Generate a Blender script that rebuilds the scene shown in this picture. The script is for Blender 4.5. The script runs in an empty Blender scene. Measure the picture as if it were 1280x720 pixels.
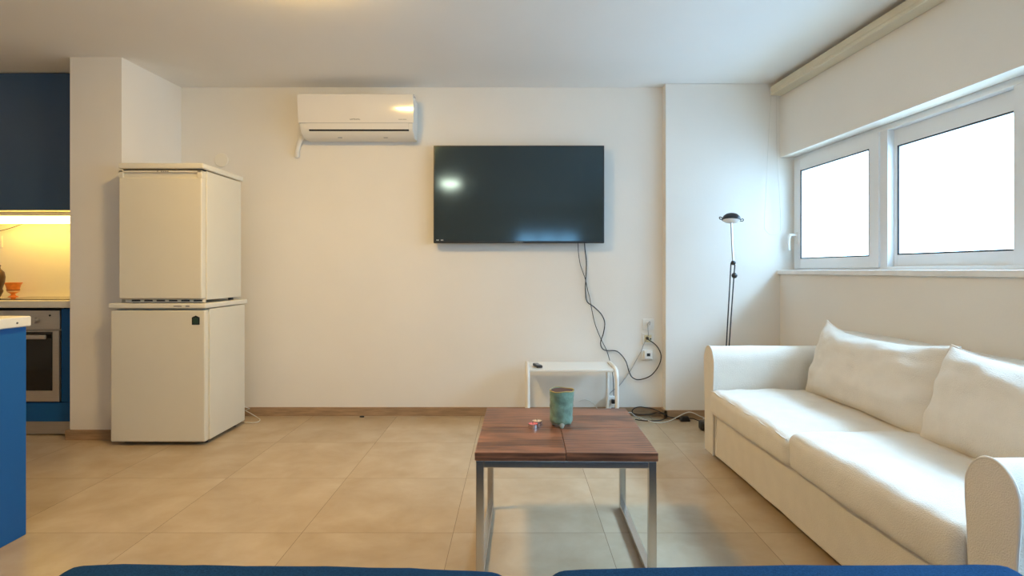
import bpy, bmesh, math, random
from mathutils import Vector, Matrix, noise
random.seed(7)
S = bpy.context.scene
COL = S.collection
PI = math.pi

# ------------------------------------------------------------------ camera model (1280x720)
F, CX, CY, CH = 720.0, 645.0, 338.0, 1.05
def P(px, py, Y):                       # point at depth Y under a pixel (used to survey the room)
    return Vector(((px-CX)/F*Y, Y, CH-(py-CY)/F*Y))
cam = bpy.data.cameras.new('camera'); camo = bpy.data.objects.new('camera', cam); COL.objects.link(camo)
camo.location = (0, 0, CH); camo.rotation_euler = (PI/2, 0, 0)
cam.sensor_width = 36; cam.lens = 36*F/1280; cam.shift_x = -(CX-640)/1280; cam.shift_y = -(360-CY)/1280
cam.clip_start = 0.02
S.camera = camo

# ------------------------------------------------------------------ materials
def nd(nt, typ, **kw):
    n = nt.nodes.new(typ)
    for k, v in kw.items(): setattr(n, k, v)
    return n
def mat(name, color, rough=.5, metal=0, spec=.5, var=0, vscale=6, bump=0, bscale=200, bdist=.001, sheen=0, coat=0, emit=None, estr=0, stretch=None):
    m = bpy.data.materials.new(name); m.use_nodes = True; nt = m.node_tree
    b = nt.nodes['Principled BSDF']; L = nt.links.new
    c = (*color, 1)
    b.inputs['Base Color'].default_value = c; b.inputs['Roughness'].default_value = rough
    b.inputs['Metallic'].default_value = metal; b.inputs['Specular IOR Level'].default_value = spec
    if sheen: b.inputs['Sheen Weight'].default_value = sheen
    if coat: b.inputs['Coat Weight'].default_value = coat; b.inputs['Coat Roughness'].default_value = .05
    if emit: b.inputs['Emission Color'].default_value = (*emit, 1); b.inputs['Emission Strength'].default_value = estr
    tc = nd(nt, 'ShaderNodeTexCoord'); src = tc.outputs['Object']
    if stretch:
        mp = nd(nt, 'ShaderNodeMapping'); mp.inputs['Scale'].default_value = stretch
        L(src, mp.inputs['Vector']); src = mp.outputs['Vector']
    n1 = nd(nt, 'ShaderNodeTexNoise'); n1.inputs['Scale'].default_value = vscale; n1.inputs['Detail'].default_value = 4
    L(src, n1.inputs['Vector'])
    r = nd(nt, 'ShaderNodeValToRGB')
    lo = max(0, 1-max(var, .01)); hi = 1+max(var, .01)
    r.color_ramp.elements[0].position = .3; r.color_ramp.elements[1].position = .7
    r.color_ramp.elements[0].color = (color[0]*lo, color[1]*lo, color[2]*lo, 1)
    r.color_ramp.elements[1].color = (min(1, color[0]*hi), min(1, color[1]*hi), min(1, color[2]*hi), 1)
    L(n1.outputs['Fac'], r.inputs['Fac']); L(r.outputs['Color'], b.inputs['Base Color'])
    if bump:
        n2 = nd(nt, 'ShaderNodeTexNoise'); n2.inputs['Scale'].default_value = bscale; n2.inputs['Detail'].default_value = 3
        L(src, n2.inputs['Vector'])
        bp = nd(nt, 'ShaderNodeBump'); bp.inputs['Strength'].default_value = bump; bp.inputs['Distance'].default_value = bdist
        L(n2.outputs['Fac'], bp.inputs['Height']); L(bp.outputs['Normal'], b.inputs['Normal'])
    return m

M = {}
M['wall'] = mat('wall_plaster', (.82, .79, .735), .9, spec=.2, var=.015, vscale=2.5, bump=.25, bscale=90, bdist=.002)
M['ceiling'] = mat('ceiling_plaster', (.87, .855, .82), .95, spec=.2, var=.015, vscale=1.5, bump=.1, bscale=80)
M['base'] = mat('baseboard_wood', (.36, .235, .135), .5, var=.22, vscale=10, stretch=(1, 1, 9), bump=.1, bscale=40)
M['white'] = mat('white_plastic', (.82, .81, .77), .35); M['cover'] = mat('cover_plate', (.84, .80, .70), .5)
M['whitepaint'] = mat('white_enamel', (.80, .78, .72), .3, coat=.3)
M['alu'] = mat('white_window_frame', (.80, .82, .83), .35)
M['marble'] = mat('white_marble', (.80, .80, .79), .25, var=.08, vscale=7, stretch=(3, 1, 1))
M['fridge'] = mat('fridge_enamel', (.74, .695, .575), .38, var=.02, vscale=3)
M['fridge_lid'] = mat('fridge_lid', (.77, .73, .62), .4)
M['ac'] = mat('air_conditioner_gloss', (.84, .80, .74), .14, coat=.6)
M['ac2'] = mat('air_conditioner_plastic', (.80, .77, .70), .4)
M['dark'] = mat('dark_slot', (.015, .014, .013), .7)
M['black'] = mat('black_plastic', (.012, .012, .014), .4)
M['blackcord'] = mat('black_cord', (.018, .018, .02), .5)
M['greycord'] = mat('grey_cord', (.42, .42, .41), .5)
M['whitecord'] = mat('white_cord', (.72, .70, .64), .5)
M['tv_screen'] = mat('tv_screen', (.026, .032, .034), .095, spec=.8)
M['tv_screen'].node_tree.nodes['Principled BSDF'].inputs['Specular Tint'].default_value = (.55, .85, 1, 1)
M['tv_bezel'] = mat('tv_bezel', (.012, .012, .012), .3)
M['chrome'] = mat('brushed_chrome', (.60, .58, .55), .27, metal=1)
M['steel'] = mat('stainless_steel', (.52, .48, .43), .33, metal=.85, var=.05, vscale=4, stretch=(1, 1, 40))
M['ovenglass'] = mat('oven_glass', (.012, .011, .011), .08)
M['blue'] = mat('blue_cabinet', (.004, .095, .30), .5, spec=.3, var=.03, vscale=2)
M['darkblue'] = mat('blue_cabinet_upper', (.045, .098, .19), .5, spec=.3, var=.03, vscale=2)
M['laminate'] = mat('worktop_laminate', (.72, .68, .58), .4, var=.03, vscale=30)
M['fabric'] = mat('white_cotton_cover', (.76, .715, .64), .95, spec=.15, var=.03, vscale=14, bump=.8, bscale=260, bdist=.003, sheen=.15)
M['piping'] = mat('cover_piping', (.74, .70, .64), .9, spec=.15)
M['bluefabric'] = mat('blue_wool_fabric', (.012, .05, .125), .95, spec=.05, var=.25, vscale=260, bump=.7, bscale=420, bdist=.002)
M['silver'] = mat('silver_tube', (.66, .68, .70), .3, metal=.9)
M['lampblack'] = mat('lamp_black', (.022, .026, .03), .35)
M['reflector'] = mat('lamp_reflector', (.9, .9, .88), .25)
M['cassette'] = mat('blind_cassette', (.70, .62, .46), .45)
M['glaze'] = mat('green_glaze', (.19, .335, .265), .28, var=.34, vscale=26, bump=.8, bscale=60, bdist=.004, coat=.3)
M['glaze_rim'] = mat('ochre_glaze', (.42, .34, .12), .35, var=.2, vscale=60)
M['glaze_foot'] = mat('pale_glaze', (.45, .52, .44), .3, var=.2, vscale=60)
M['clay'] = mat('dark_clay', (.09, .045, .04), .6)
M['pinkwax'] = mat('pink_wax', (.80, .17, .19), .5)
M['creamwax'] = mat('cream_wax', (.82, .66, .52), .5)
M['foil'] = mat('candle_foil', (.80, .80, .82), .22, metal=1)
M['wick'] = mat('wick', (.25, .22, .18), .9)
M['orange'] = mat('orange_glaze', (.72, .22, .035), .35, var=.15, vscale=40)
M['stripe'] = mat('brown_glaze_band', (.33, .12, .04), .4)
M['cream_glaze'] = mat('cream_glaze_band', (.75, .48, .26), .4)
M['jar'] = mat('brown_jar', (.075, .035, .022), .3, var=.2, vscale=20)
M['badge'] = mat('badge_green', (.02, .05, .035), .4)
M['mark'] = mat('printed_mark', (.10, .09, .08), .6)
M['paper_logo'] = mat('pale_mark', (.35, .35, .35), .5)
M['yellowed'] = mat('yellowed_plastic', (.74, .66, .42), .4)

# tube and dome that give off light
M['tube'] = mat('warm_tube', (1, .9, .7), .5, emit=(1, .63, .13), estr=12.5)
M['dome'] = mat('warm_dome', (1, .95, .85), .4, emit=(1, .64, .20), estr=165)
M['dome_white'] = mat('white_dome', (1, .97, .92), .4, emit=(1, .80, .55), estr=75)

def glass_mat():
    m = bpy.data.materials.new('window_glass'); m.use_nodes = True; nt = m.node_tree
    nt.nodes.clear(); L = nt.links.new
    o = nd(nt, 'ShaderNodeOutputMaterial'); t = nd(nt, 'ShaderNodeBsdfTransparent'); g = nd(nt, 'ShaderNodeBsdfGlossy')
    t.inputs['Color'].default_value = (.93, .97, .97, 1); g.inputs['Roughness'].default_value = .0
    fr = nd(nt, 'ShaderNodeFresnel'); fr.inputs['IOR'].default_value = 1.45
    geo = nd(nt, 'ShaderNodeNewGeometry'); inv = nd(nt, 'ShaderNodeMath', operation='SUBTRACT'); inv.inputs[0].default_value = 1
    mu = nd(nt, 'ShaderNodeMath', operation='MULTIPLY')
    L(geo.outputs['Backfacing'], inv.inputs[1]); L(inv.outputs[0], mu.inputs[0]); L(fr.outputs[0], mu.inputs[1])
    mx = nd(nt, 'ShaderNodeMixShader'); L(mu.outputs[0], mx.inputs[0]); L(t.outputs[0], mx.inputs[1]); L(g.outputs[0], mx.inputs[2])
    L(mx.outputs[0], o.inputs['Surface'])
    return m
M['glass'] = glass_mat()

def tile_mat():
    m = bpy.data.materials.new('floor_tiles'); m.use_nodes = True; nt = m.node_tree; L = nt.links.new
    b = nt.nodes['Principled BSDF']
    geo = nd(nt, 'ShaderNodeTexCoord'); sx = nd(nt, 'ShaderNodeSeparateXYZ'); L(geo.outputs['Object'], sx.inputs[0])
    T = .605
    def mth(op, a, bb=None):
        n = nd(nt, 'ShaderNodeMath', operation=op)
        for i, v in enumerate((a, bb)):
            if v is None: continue
            if isinstance(v, (int, float)): n.inputs[i].default_value = v
            else: L(v, n.inputs[i])
        return n.outputs[0]
    lines = []; cells = []
    for ax, off in (('X', -.2513), ('Y', 2.305)):
        u = mth('DIVIDE', mth('SUBTRACT', sx.outputs[ax], off), T)
        fr = mth('SUBTRACT', u, mth('FLOOR', u)); cells.append(mth('FLOOR', u))
        d = mth('SUBTRACT', .5, mth('ABSOLUTE', mth('SUBTRACT', fr, .5)))
        lines.append(mth('LESS_THAN', d, .0022))
    grout = mth('MAXIMUM', lines[0], lines[1])
    cv = nd(nt, 'ShaderNodeCombineXYZ'); L(cells[0], cv.inputs[0]); L(cells[1], cv.inputs[1])
    wn = nd(nt, 'ShaderNodeTexWhiteNoise'); L(cv.outputs[0], wn.inputs['Vector'])
    ad = nd(nt, 'ShaderNodeVectorMath', operation='ADD'); L(geo.outputs['Object'], ad.inputs[0])
    sc = nd(nt, 'ShaderNodeVectorMath', operation='SCALE'); L(wn.outputs['Color'], sc.inputs[0]); sc.inputs['Scale'].default_value = 30
    L(sc.outputs[0], ad.inputs[1])
    n1 = nd(nt, 'ShaderNodeTexNoise'); n1.inputs['Scale'].default_value = 4; n1.inputs['Detail'].default_value = 7; n1.inputs['Roughness'].default_value = .6
    n1.inputs['Distortion'].default_value = .25
    L(ad.outputs[0], n1.inputs['Vector'])
    r = nd(nt, 'ShaderNodeValToRGB'); e = r.color_ramp.elements
    e[0].position = .3; e[0].color = (.41, .305, .19, 1); e[1].position = .75; e[1].color = (.53, .425, .295, 1)
    L(n1.outputs['Fac'], r.inputs['Fac'])
    hs = nd(nt, 'ShaderNodeHueSaturation'); L(r.outputs['Color'], hs.inputs['Color'])
    L(mth('ADD', .96, mth('MULTIPLY', wn.outputs['Value'], .08)), hs.inputs['Value'])
    mx = nd(nt, 'ShaderNodeMix', data_type='RGBA'); L(grout, mx.inputs['Factor']); L(hs.outputs['Color'], mx.inputs['A'])
    mx.inputs['B'].default_value = (.26, .19, .12, 1)
    L(mx.outputs['Result'], b.inputs['Base Color'])
    b.inputs['Roughness'].default_value = .27
    b.inputs['Specular IOR Level'].default_value = .45
    bp = nd(nt, 'ShaderNodeBump'); bp.inputs['Strength'].default_value = .5; bp.inputs['Distance'].default_value = .002; bp.invert = True
    L(grout, bp.inputs['Height']); L(bp.outputs['Normal'], b.inputs['Normal'])
    return m
M['tile'] = tile_mat()

def wood_mat():
    m = bpy.data.materials.new('dark_oak'); m.use_nodes = True; nt = m.node_tree; L = nt.links.new
    b = nt.nodes['Principled BSDF']
    tc = nd(nt, 'ShaderNodeTexCoord'); sx = nd(nt, 'ShaderNodeSeparateXYZ'); L(tc.outputs['Object'], sx.inputs[0])
    gx = nd(nt, 'ShaderNodeMath', operation='GREATER_THAN'); L(sx.outputs['X'], gx.inputs[0]); gx.inputs[1].default_value = 0
    gy = nd(nt, 'ShaderNodeMath', operation='GREATER_THAN'); L(sx.outputs['Y'], gy.inputs[0]); gy.inputs[1].default_value = 0
    cv = nd(nt, 'ShaderNodeCombineXYZ'); L(gx.outputs[0], cv.inputs[0]); L(gy.outputs[0], cv.inputs[1])
    wn = nd(nt, 'ShaderNodeTexWhiteNoise'); L(cv.outputs[0], wn.inputs['Vector'])
    sc = nd(nt, 'ShaderNodeVectorMath', operation='SCALE'); L(wn.outputs['Color'], sc.inputs[0]); sc.inputs['Scale'].default_value = 7
    ad = nd(nt, 'ShaderNodeVectorMath', operation='ADD'); L(tc.outputs['Object'], ad.inputs[0]); L(sc.outputs[0], ad.inputs[1])
    mp = nd(nt, 'ShaderNodeMapping'); mp.inputs['Scale'].default_value = (2.2, 9, 9); L(ad.outputs[0], mp.inputs['Vector'])
    wv = nd(nt, 'ShaderNodeTexWave', wave_type='RINGS'); wv.inputs['Scale'].default_value = 2.4; wv.inputs['Distortion'].default_value = 5
    wv.inputs['Detail'].default_value = 4; wv.inputs['Detail Scale'].default_value = 1.3; L(mp.outputs['Vector'], wv.inputs['Vector'])
    mp2 = nd(nt, 'ShaderNodeMapping'); mp2.inputs['Scale'].default_value = (8, 160, 160); L(ad.outputs[0], mp2.inputs['Vector'])
    n2 = nd(nt, 'ShaderNodeTexNoise'); n2.inputs['Scale'].default_value = 1; n2.inputs['Detail'].default_value = 4; L(mp2.outputs['Vector'], n2.inputs['Vector'])
    mm = nd(nt, 'ShaderNodeMix', data_type='FLOAT'); mm.inputs['Factor'].default_value = .74
    L(wv.outputs['Fac'], mm.inputs['A']); L(n2.outputs['Fac'], mm.inputs['B'])
    r = nd(nt, 'ShaderNodeValToRGB'); e = r.color_ramp.elements
    e[0].position = .25; e[0].color = (.085, .042, .027, 1); e[1].position = .8; e[1].color = (.37, .162, .09, 1)
    L(mm.outputs['Result'], r.inputs['Fac'])
    n3 = nd(nt, 'ShaderNodeTexNoise'); n3.inputs['Scale'].default_value = 5; L(tc.outputs['Object'], n3.inputs['Vector'])
    r3 = nd(nt, 'ShaderNodeValToRGB'); r3.color_ramp.elements[0].position = .35; r3.color_ramp.elements[0].color = (.72, .70, .70, 1)
    r3.color_ramp.elements[1].position = .65; r3.color_ramp.elements[1].color = (1.15, 1.1, 1.05, 1); L(n3.outputs['Fac'], r3.inputs['Fac'])
    mul = nd(nt, 'ShaderNodeMix', data_type='RGBA', blend_type='MULTIPLY'); mul.inputs['Factor'].default_value = 1
    L(r.outputs['Color'], mul.inputs['A']); L(r3.outputs['Color'], mul.inputs['B']); L(mul.outputs['Result'], b.inputs['Base Color'])
    b.inputs['Roughness'].default_value = .36
    bp = nd(nt, 'ShaderNodeBump'); bp.inputs['Strength'].default_value = .35; bp.inputs['Distance'].default_value = .001
    L(mm.outputs['Result'], bp.inputs['Height']); L(bp.outputs['Normal'], b.inputs['Normal'])
    return m
M['wood'] = wood_mat()

# ------------------------------------------------------------------ mesh helpers
def quad_grid_add(bm, rows, closed_u=False, closed_v=False):
    vs = [[bm.verts.new(p) for p in row] for row in rows]
    nu, nv = len(vs), len(vs[0])
    for i in range(nu if closed_u else nu-1):
        for j in range(nv if closed_v else nv-1):
            a, b, c, d = vs[i][j], vs[(i+1) % nu][j], vs[(i+1) % nu][(j+1) % nv], vs[i][(j+1) % nv]
            try: bm.faces.new((a, b, c, d))
            except ValueError: pass
    return vs
def axis(h, r, k, n):
    a = [-h + r*(1-math.cos(PI/2*i/k)) for i in range(k)] if r > 0 else []
    inner = [-(h-r) + 2*(h-r)*i/n for i in range(n+1)]
    return a + inner + [-v for v in reversed(a)]
def rbox(bm, x0, x1, y0, y1, z0, z1, r=.003, k=2, n=1, fn=None):
    """rounded box; fn(v) may deform a vertex"""
    h = Vector(((x1-x0)/2, (y1-y0)/2, (z1-z0)/2)); c = Vector(((x0+x1)/2, (y0+y1)/2, (z0+z1)/2))
    r = min(r, h.x*.98, h.y*.98, h.z*.98)
    nn = n if isinstance(n, (tuple, list)) else (n, n, n)
    ax = [axis(h[i], r, k, nn[i]) for i in range(3)]
    cache = {}
    def vert(p):
        key = (round(p.x, 6), round(p.y, 6), round(p.z, 6))
        if key in cache: return cache[key]
        inner = Vector([max(-(h[i]-r), min(h[i]-r, p[i])) for i in range(3)])
        d = p-inner
        q = inner + (d.normalized()*r if d.length > 1e-9 else d)
        q = q + c
        if fn: q = fn(q)
        cache[key] = bm.verts.new(q); return cache[key]
    for a in range(3):
        u, w = (a+1) % 3, (a+2) % 3
        for s in (-1, 1):
            for i in range(len(ax[u])-1):
                for j in range(len(ax[w])-1):
                    ps = []
                    for (ii, jj) in ((i, j), (i+1, j), (i+1, j+1), (i, j+1)):
                        p = Vector((0, 0, 0)); p[a] = s*h[a]; p[u] = ax[u][ii]; p[w] = ax[w][jj]; ps.append(p)
                    f = [vert(p) for p in ps]
                    if s < 0: f.reverse()
                    if len(set(f)) == 4:
                        try: bm.faces.new(f)
                        except ValueError: pass
def catmull(pts, sub=6):
    pts = [Vector(p) for p in pts]
    if len(pts) < 3 or sub < 2: return pts
    out = []
    for i in range(len(pts)-1):
        p0 = pts[max(i-1, 0)]; p1 = pts[i]; p2 = pts[i+1]; p3 = pts[min(i+2, len(pts)-1)]
        for j in range(sub):
            t = j/sub
            out.append(.5*((2*p1)+(p2-p0)*t+(2*p0-5*p1+4*p2-p3)*t*t+(3*p1-p0-3*p2+p3)*t**3))
    out.append(pts[-1]); return out
def tube(bm, pts, r, seg=8, smooth=0, closed=False, rad=None):
    pts = catmull(pts, smooth) if smooth else [Vector(p) for p in pts]
    n = len(pts); rows = []
    t0 = (pts[1]-pts[0]).normalized()
    up = Vector((0, 0, 1)) if abs(t0.z) < .9 else Vector((0, 1, 0))
    u = t0.cross(up).normalized()
    for i, p in enumerate(pts):
        if closed: t = (pts[(i+1) % n]-pts[i-1]).normalized()
        else: t = (pts[min(i+1, n-1)]-pts[max(i-1, 0)]).normalized()
        u = (u-t*u.dot(t))
        u = u.normalized() if u.length > 1e-6 else t.orthogonal().normalized()
        v = t.cross(u)
        rr = r if rad is None else rad[min(i, len(rad)-1)]
        rows.append([p+rr*(math.cos(2*PI*k/seg)*u+math.sin(2*PI*k/seg)*v) for k in range(seg)])
    vs = quad_grid_add(bm, rows, closed_u=closed, closed_v=True)
    if not closed:
        bm.faces.new(list(reversed(vs[0]))); bm.faces.new(vs[-1])
def lathe(bm, prof, center, seg=32, mtx=None, fn=None):
    c = Vector(center); rows = []
    for (r, z) in prof:
        row = []
        for k in range(seg):
            p = Vector((r*math.cos(2*PI*k/seg), r*math.sin(2*PI*k/seg), z))
            if fn: p = fn(p)
            if mtx: p = mtx @ p
            row.append(p+c)
        rows.append(row)
    vs = quad_grid_add(bm, rows, closed_v=True)
    if prof[0][0] > 1e-6: bm.faces.new(list(reversed(vs[0])))
    if prof[-1][0] > 1e-6: bm.faces.new(vs[-1])
def prism(bm, poly, a, b, frame, bev=0):
    """poly: list of 2D points; frame(u,v,w) -> Vector; extruded from w=a to w=b; bev shrinks the ends"""
    n = len(poly); cx = sum(p[0] for p in poly)/n; cy = sum(p[1] for p in poly)/n
    def ring(w, s):
        out = []
        for (u, v) in poly:
            d = math.hypot(u-cx, v-cy); q = max(0, (d-s)/d) if d else 1
            out.append(frame(cx+(u-cx)*q, cy+(v-cy)*q, w))
        return out
    rings = [ring(a, 0), ring(b, 0)] if not bev else [ring(a, bev), ring(a+bev*.3, bev*.3), ring(a+bev, 0), ring(b-bev, 0), ring(b-bev*.3, bev*.3), ring(b, bev)]
    vs = quad_grid_add(bm, rings, closed_v=True)
    bm.faces.new(list(reversed(vs[0]))); bm.faces.new(vs[-1])

WM = {}
def obj(name, bm, m, parent=None, local=False, smooth=True, angle=35, label=None):
    """link bm as ONE mesh object; coordinates are world unless local"""
    bmesh.ops.remove_doubles(bm, verts=bm.verts, dist=1e-6)
    bmesh.ops.recalc_face_normals(bm, faces=bm.faces)
    if parent is not None and not local:
        bmesh.ops.transform(bm, matrix=WM[parent.name].inverted(), verts=bm.verts)
    me = bpy.data.meshes.new(name); bm.to_mesh(me); bm.free()
    me.materials.append(M[m] if isinstance(m, str) else m)
    o = bpy.data.objects.new(name, me); COL.objects.link(o)
    if smooth:
        me.shade_smooth()
        try: me.set_sharp_from_angle(angle=math.radians(angle))
        except Exception: pass
        if len(me.vertices) < 3000:
            wn = o.modifiers.new('weighted_normals', 'WEIGHTED_NORMAL'); wn.keep_sharp = True; wn.weight = 100
    if parent is not None:
        o.parent = parent; WM[o.name] = WM[parent.name]
    else: WM[o.name] = Matrix.Identity(4)
    if label: o['label'] = label
    return o
def thing(name, label, cat, loc=(0, 0, 0), rz=0, group=None):
    o = bpy.data.objects.new(name, None); COL.objects.link(o); o.empty_display_size = .05
    o.location = loc; o.rotation_euler = (0, 0, rz)
    WM[o.name] = Matrix.Translation(loc) @ Matrix.Rotation(rz, 4, 'Z')
    if label: o['label'] = label; o['category'] = cat
    if group: o['group'] = group
    return o
def tag(o, label, cat, group=None):
    o['label'] = label; o['category'] = cat
    if group: o['group'] = group
    return o
def origin_to(o, loc):
    """move a one-mesh thing's origin to its base"""
    loc = Vector(loc); o.data.transform(Matrix.Translation(-loc)); o.location = loc; return o
def struct(name, bm, m, parent=None, local=False, label=None):
    o = obj(name, bm, m, parent, local); o['kind'] = 'structure'
    if label: o['label'] = label
    return o
def B(): return bmesh.new()
def box1(name, dims, m, parent=None, r=.003, local=False, k=2, **kw):
    bm = B(); rbox(bm, *dims, r=r, k=k); return obj(name, bm, m, parent, local, **kw)
def text_mesh(txt, size, mtx, extrude=.0004):
    cu = bpy.data.curves.new('t', 'FONT'); cu.body = txt; cu.size = size; cu.extrude = extrude; cu.align_x = 'CENTER'; cu.align_y = 'CENTER'
    to = bpy.data.objects.new('t', cu); COL.objects.link(to)
    bpy.context.view_layer.update()
    me = bpy.data.meshes.new_from_object(to.evaluated_get(bpy.context.evaluated_depsgraph_get()))
    bm = bmesh.new(); bm.from_mesh(me); bmesh.ops.transform(bm, matrix=mtx, verts=bm.verts)
    bpy.data.objects.remove(to); bpy.data.curves.remove(cu); bpy.data.meshes.remove(me)
    return bm

# ------------------------------------------------------------------ the room
YB, CEIL = 4.165, 2.373
TW = .058                                   # the window wall is turned this much
WO = Vector((1.868, 4.075, 0))
WMAT = Matrix.Translation(WO) @ Matrix.Rotation(TW, 4, 'Z')
def wbox(bm, d0, d1, s0, s1, z0, z1, r=0.0, k=1, n=1):
    """box in window-wall coordinates: d outward, s along the wall towards the camera"""
    def fn(v): return WMAT @ v
    rbox(bm, d0, d1, -s1, -s0, z0, z1, r=r, k=k, n=n, fn=fn)
def WP(d, s, z): return WMAT @ Vector((d, -s, z))

bm = B(); rbox(bm, -5.3, 2.9, -3.4, 4.5, -.1, 0, r=0, k=1); struct('floor', bm, 'tile', label='beige square stone tile floor')
bm = B(); rbox(bm, -5.3, 2.9, -3.4, 4.5, CEIL, CEIL+.1, r=0, k=1); struct('ceiling', bm, 'ceiling', label='plain white ceiling')
bm = B(); rbox(bm, -2.6, 2.3, YB, YB+.15, 0, CEIL, r=0, k=1); struct('wall_back', bm, 'wall', label='white plaster wall behind the television')
# column on the right of the back wall
bm = B(); rbox(bm, 1.058, 2.3, 4.075, YB+.02, 0, CEIL, r=.006, k=2); struct('wall_column', bm, 'wall', label='shallow white wall projection beside the window')
# pillar on the left, its right side slightly splayed
bm = B()
poly = [(-2.768, 3.575), (-2.448, 3.575), (-2.419, YB+.03), (-2.768, YB+.1)]
prism(bm, poly, 0, CEIL, lambda u, v, w: Vector((u, v, w)))
struct('wall_pillar', bm, 'wall', label='white pillar between kitchen and fridges')
bm = B(); rbox(bm, -5.2, -2.70, 4.20, 4.35, 0, CEIL, r=0, k=1); struct('wall_kitchen', bm, 'wall', label='kitchen wall behind the worktop')
bm = B(); rbox(bm, -5.3, -5.15, -3.4, 4.4, 0, CEIL, r=0, k=1); struct('wall_left', bm, 'wall')
# window wall with a long strip window
ZS, ZL, SE = 1.022, 1.848, 5.0
bm = B()
wbox(bm, 0, .28, -.02, 7.6, 0, ZS)
wbox(bm, 0, .28, -.02, 7.6, ZL, CEIL)
wbox(bm, 0, .28, -.35, 0.0, 0, CEIL)
wbox(bm, 0, .28, SE, 7.6, ZS-.02, ZL+.02)
struct('wall_right', bm, 'wall', label='white window wall behind the sofa')
# rear wall behind the camera, with a window
RY, RX0, RX1, RZ0, RZ1 = -3.2, .0, 1.25, .95, 1.82
bm = B()
rbox(bm, -5.3, RX0, RY-.15, RY, 0, CEIL, r=0, k=1); rbox(bm, RX1, 2.9, RY-.15, RY, 0, CEIL, r=0, k=1)
rbox(bm, RX0, RX1, RY-.15, RY, 0, RZ0, r=0, k=1); rbox(bm, RX0, RX1, RY-.15, RY, RZ1, CEIL, r=0, k=1)
struct('wall_rear', bm, 'wall')

# baseboards
BH, BT = .062, .013
bm = B(); rbox(bm, -2.42, 1.06, YB-BT, YB+.005, 0, BH, r=.002, k=1); struct('baseboard_back', bm, 'base', label='wooden baseboard under the television wall')
bm = B(); rbox(bm, 1.058-BT, 1.058+.01, 4.075-BT, YB, 0, BH, r=.002, k=1); rbox(bm, 1.058-BT, 1.86, 4.075-BT, 4.08, 0, BH, r=.002, k=1)
struct('baseboard_column', bm, 'base')
bm = B(); rbox(bm, -2.768-.022, -2.440+BT, 3.575-BT, 3.585, 0, BH, r=.002, k=1); rbox(bm, -2.455, -2.426, 3.57, YB, 0, BH, r=.002, k=1)
rbox(bm, -2.768-.022, -2.76, 3.57, 3.64, 0, BH, r=.002, k=1)
struct('baseboard_left', bm, 'base')
bm = B(); wbox(bm, -BT, 0.002, .0, 7.2, 0, BH, r=.002); struct('baseboard_right', bm, 'base')

# ------------------------------------------------------------------ window in the right wall
win = thing('window_1', None, None, WO, TW); win['kind'] = 'structure'; win['label'] = 'long white framed strip window above the sofa'
def W(name, boxes, m, parent=win, r=.003):
    bm = B()
    for b in boxes: wbox(bm, *b, r=r, k=2)
    o = obj(name, bm, m, parent); return o
F0, F1 = .10, .17
ZB = 1.052
W('frame', [(F0, F1, 0, .034, ZB+.02, ZL-.032), (F0, F1, 0, SE, ZL-.032, ZL), (F0, F1, 0, SE, ZB, ZB+.02),
            (F0+.0006, F1-.0006, .885, .945, ZB+.019, ZL-.031), (F0+.0006, F1-.0006, 1.690, 1.750, ZB+.019, ZL-.031), (F0+.0006, F1-.0006, 2.56, 2.62, ZB+.019, ZL-.031), (F0+.0006, F1-.0006, 3.43, 3.49, ZB+.019, ZL-.031), (F0+.0006, F1-.0006, 4.3, 4.36, ZB+.019, ZL-.031), (F0+.0006, F1-.0006, SE-.035, SE, ZB+.019, ZL-.031)], 'alu')
sill = W('window_sill', [(-.022, .11, 0, SE, ZS, ZB)], 'marble', r=.006); sill['label'] = 'white marble window sill'
def sash(s0, s1, d0, d1, st, rt, rb, name='sash'):
    z0, z1 = ZB+.012, ZL-.03
    o = W(name, [(d0, d1, s0, s0+st, z0, z1), (d0, d1, s1-st, s1, z0, z1), (d0+.0004, d1-.0004, s0+st-.001, s1-st+.001, z1-rt, z1), (d0+.0004, d1-.0004, s0+st-.001, s1-st+.001, z0, z0+rb)], 'alu', r=.0025)
    g = W('pane', [((d0+d1)/2-.003, (d0+d1)/2+.003, s0+st-.005, s1-st+.005, z0+rb-.005, z1-rt+.005)], 'glass', o, r=0)
    # black glazing gasket, a thin line around the pane
    q = .007; dd0 = d0+.002; dd1 = d0+.009
    a, b_, c, d_ = s0+st, s1-st, z0+rb, z1-rt
    W('gasket', [(dd0, dd1, a-.001, a+q, c, d_), (dd0, dd1, b_-q, b_+.001, c, d_), (dd0, dd1, a, b_, d_-q, d_+.001), (dd0, dd1, a, b_, c-.001, c+q)], 'black', o, r=0)
    return o
s1 = sash(.024, .890, F0-.012, F1-.02, .078, .078, .066)
sash(.90, 1.735, F0+.040, F1+.05, .065, .092, .070)
sash(1.735, 2.60, F0+.018, F1+.02, .045, .092, .070)
sash(2.60, 3.47, F0-.012, F1-.02, .075, .078, .066)
sash(3.47, 4.34, F0+.018, F1+.02, .045, .092, .070)
sash(4.34, SE-.01, F0-.012, F1-.02, .075, .078, .066)
# lever handle on the first sash
bm = B(); wbox(bm, F0-.020, F0-.010, .046, .074, 1.235, 1.315, r=.004, k=3)
tube(bm, [WP(F0-.018, .060, 1.298), WP(F0-.05, .060, 1.298), WP(F0-.060, .057, 1.292), WP(F0-.062, .048, 1.26), WP(F0-.060, .045, 1.22), WP(F0-.058, .046, 1.19)], .0095, 10, 5)
obj('handle', bm, 'white', s1)
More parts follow.
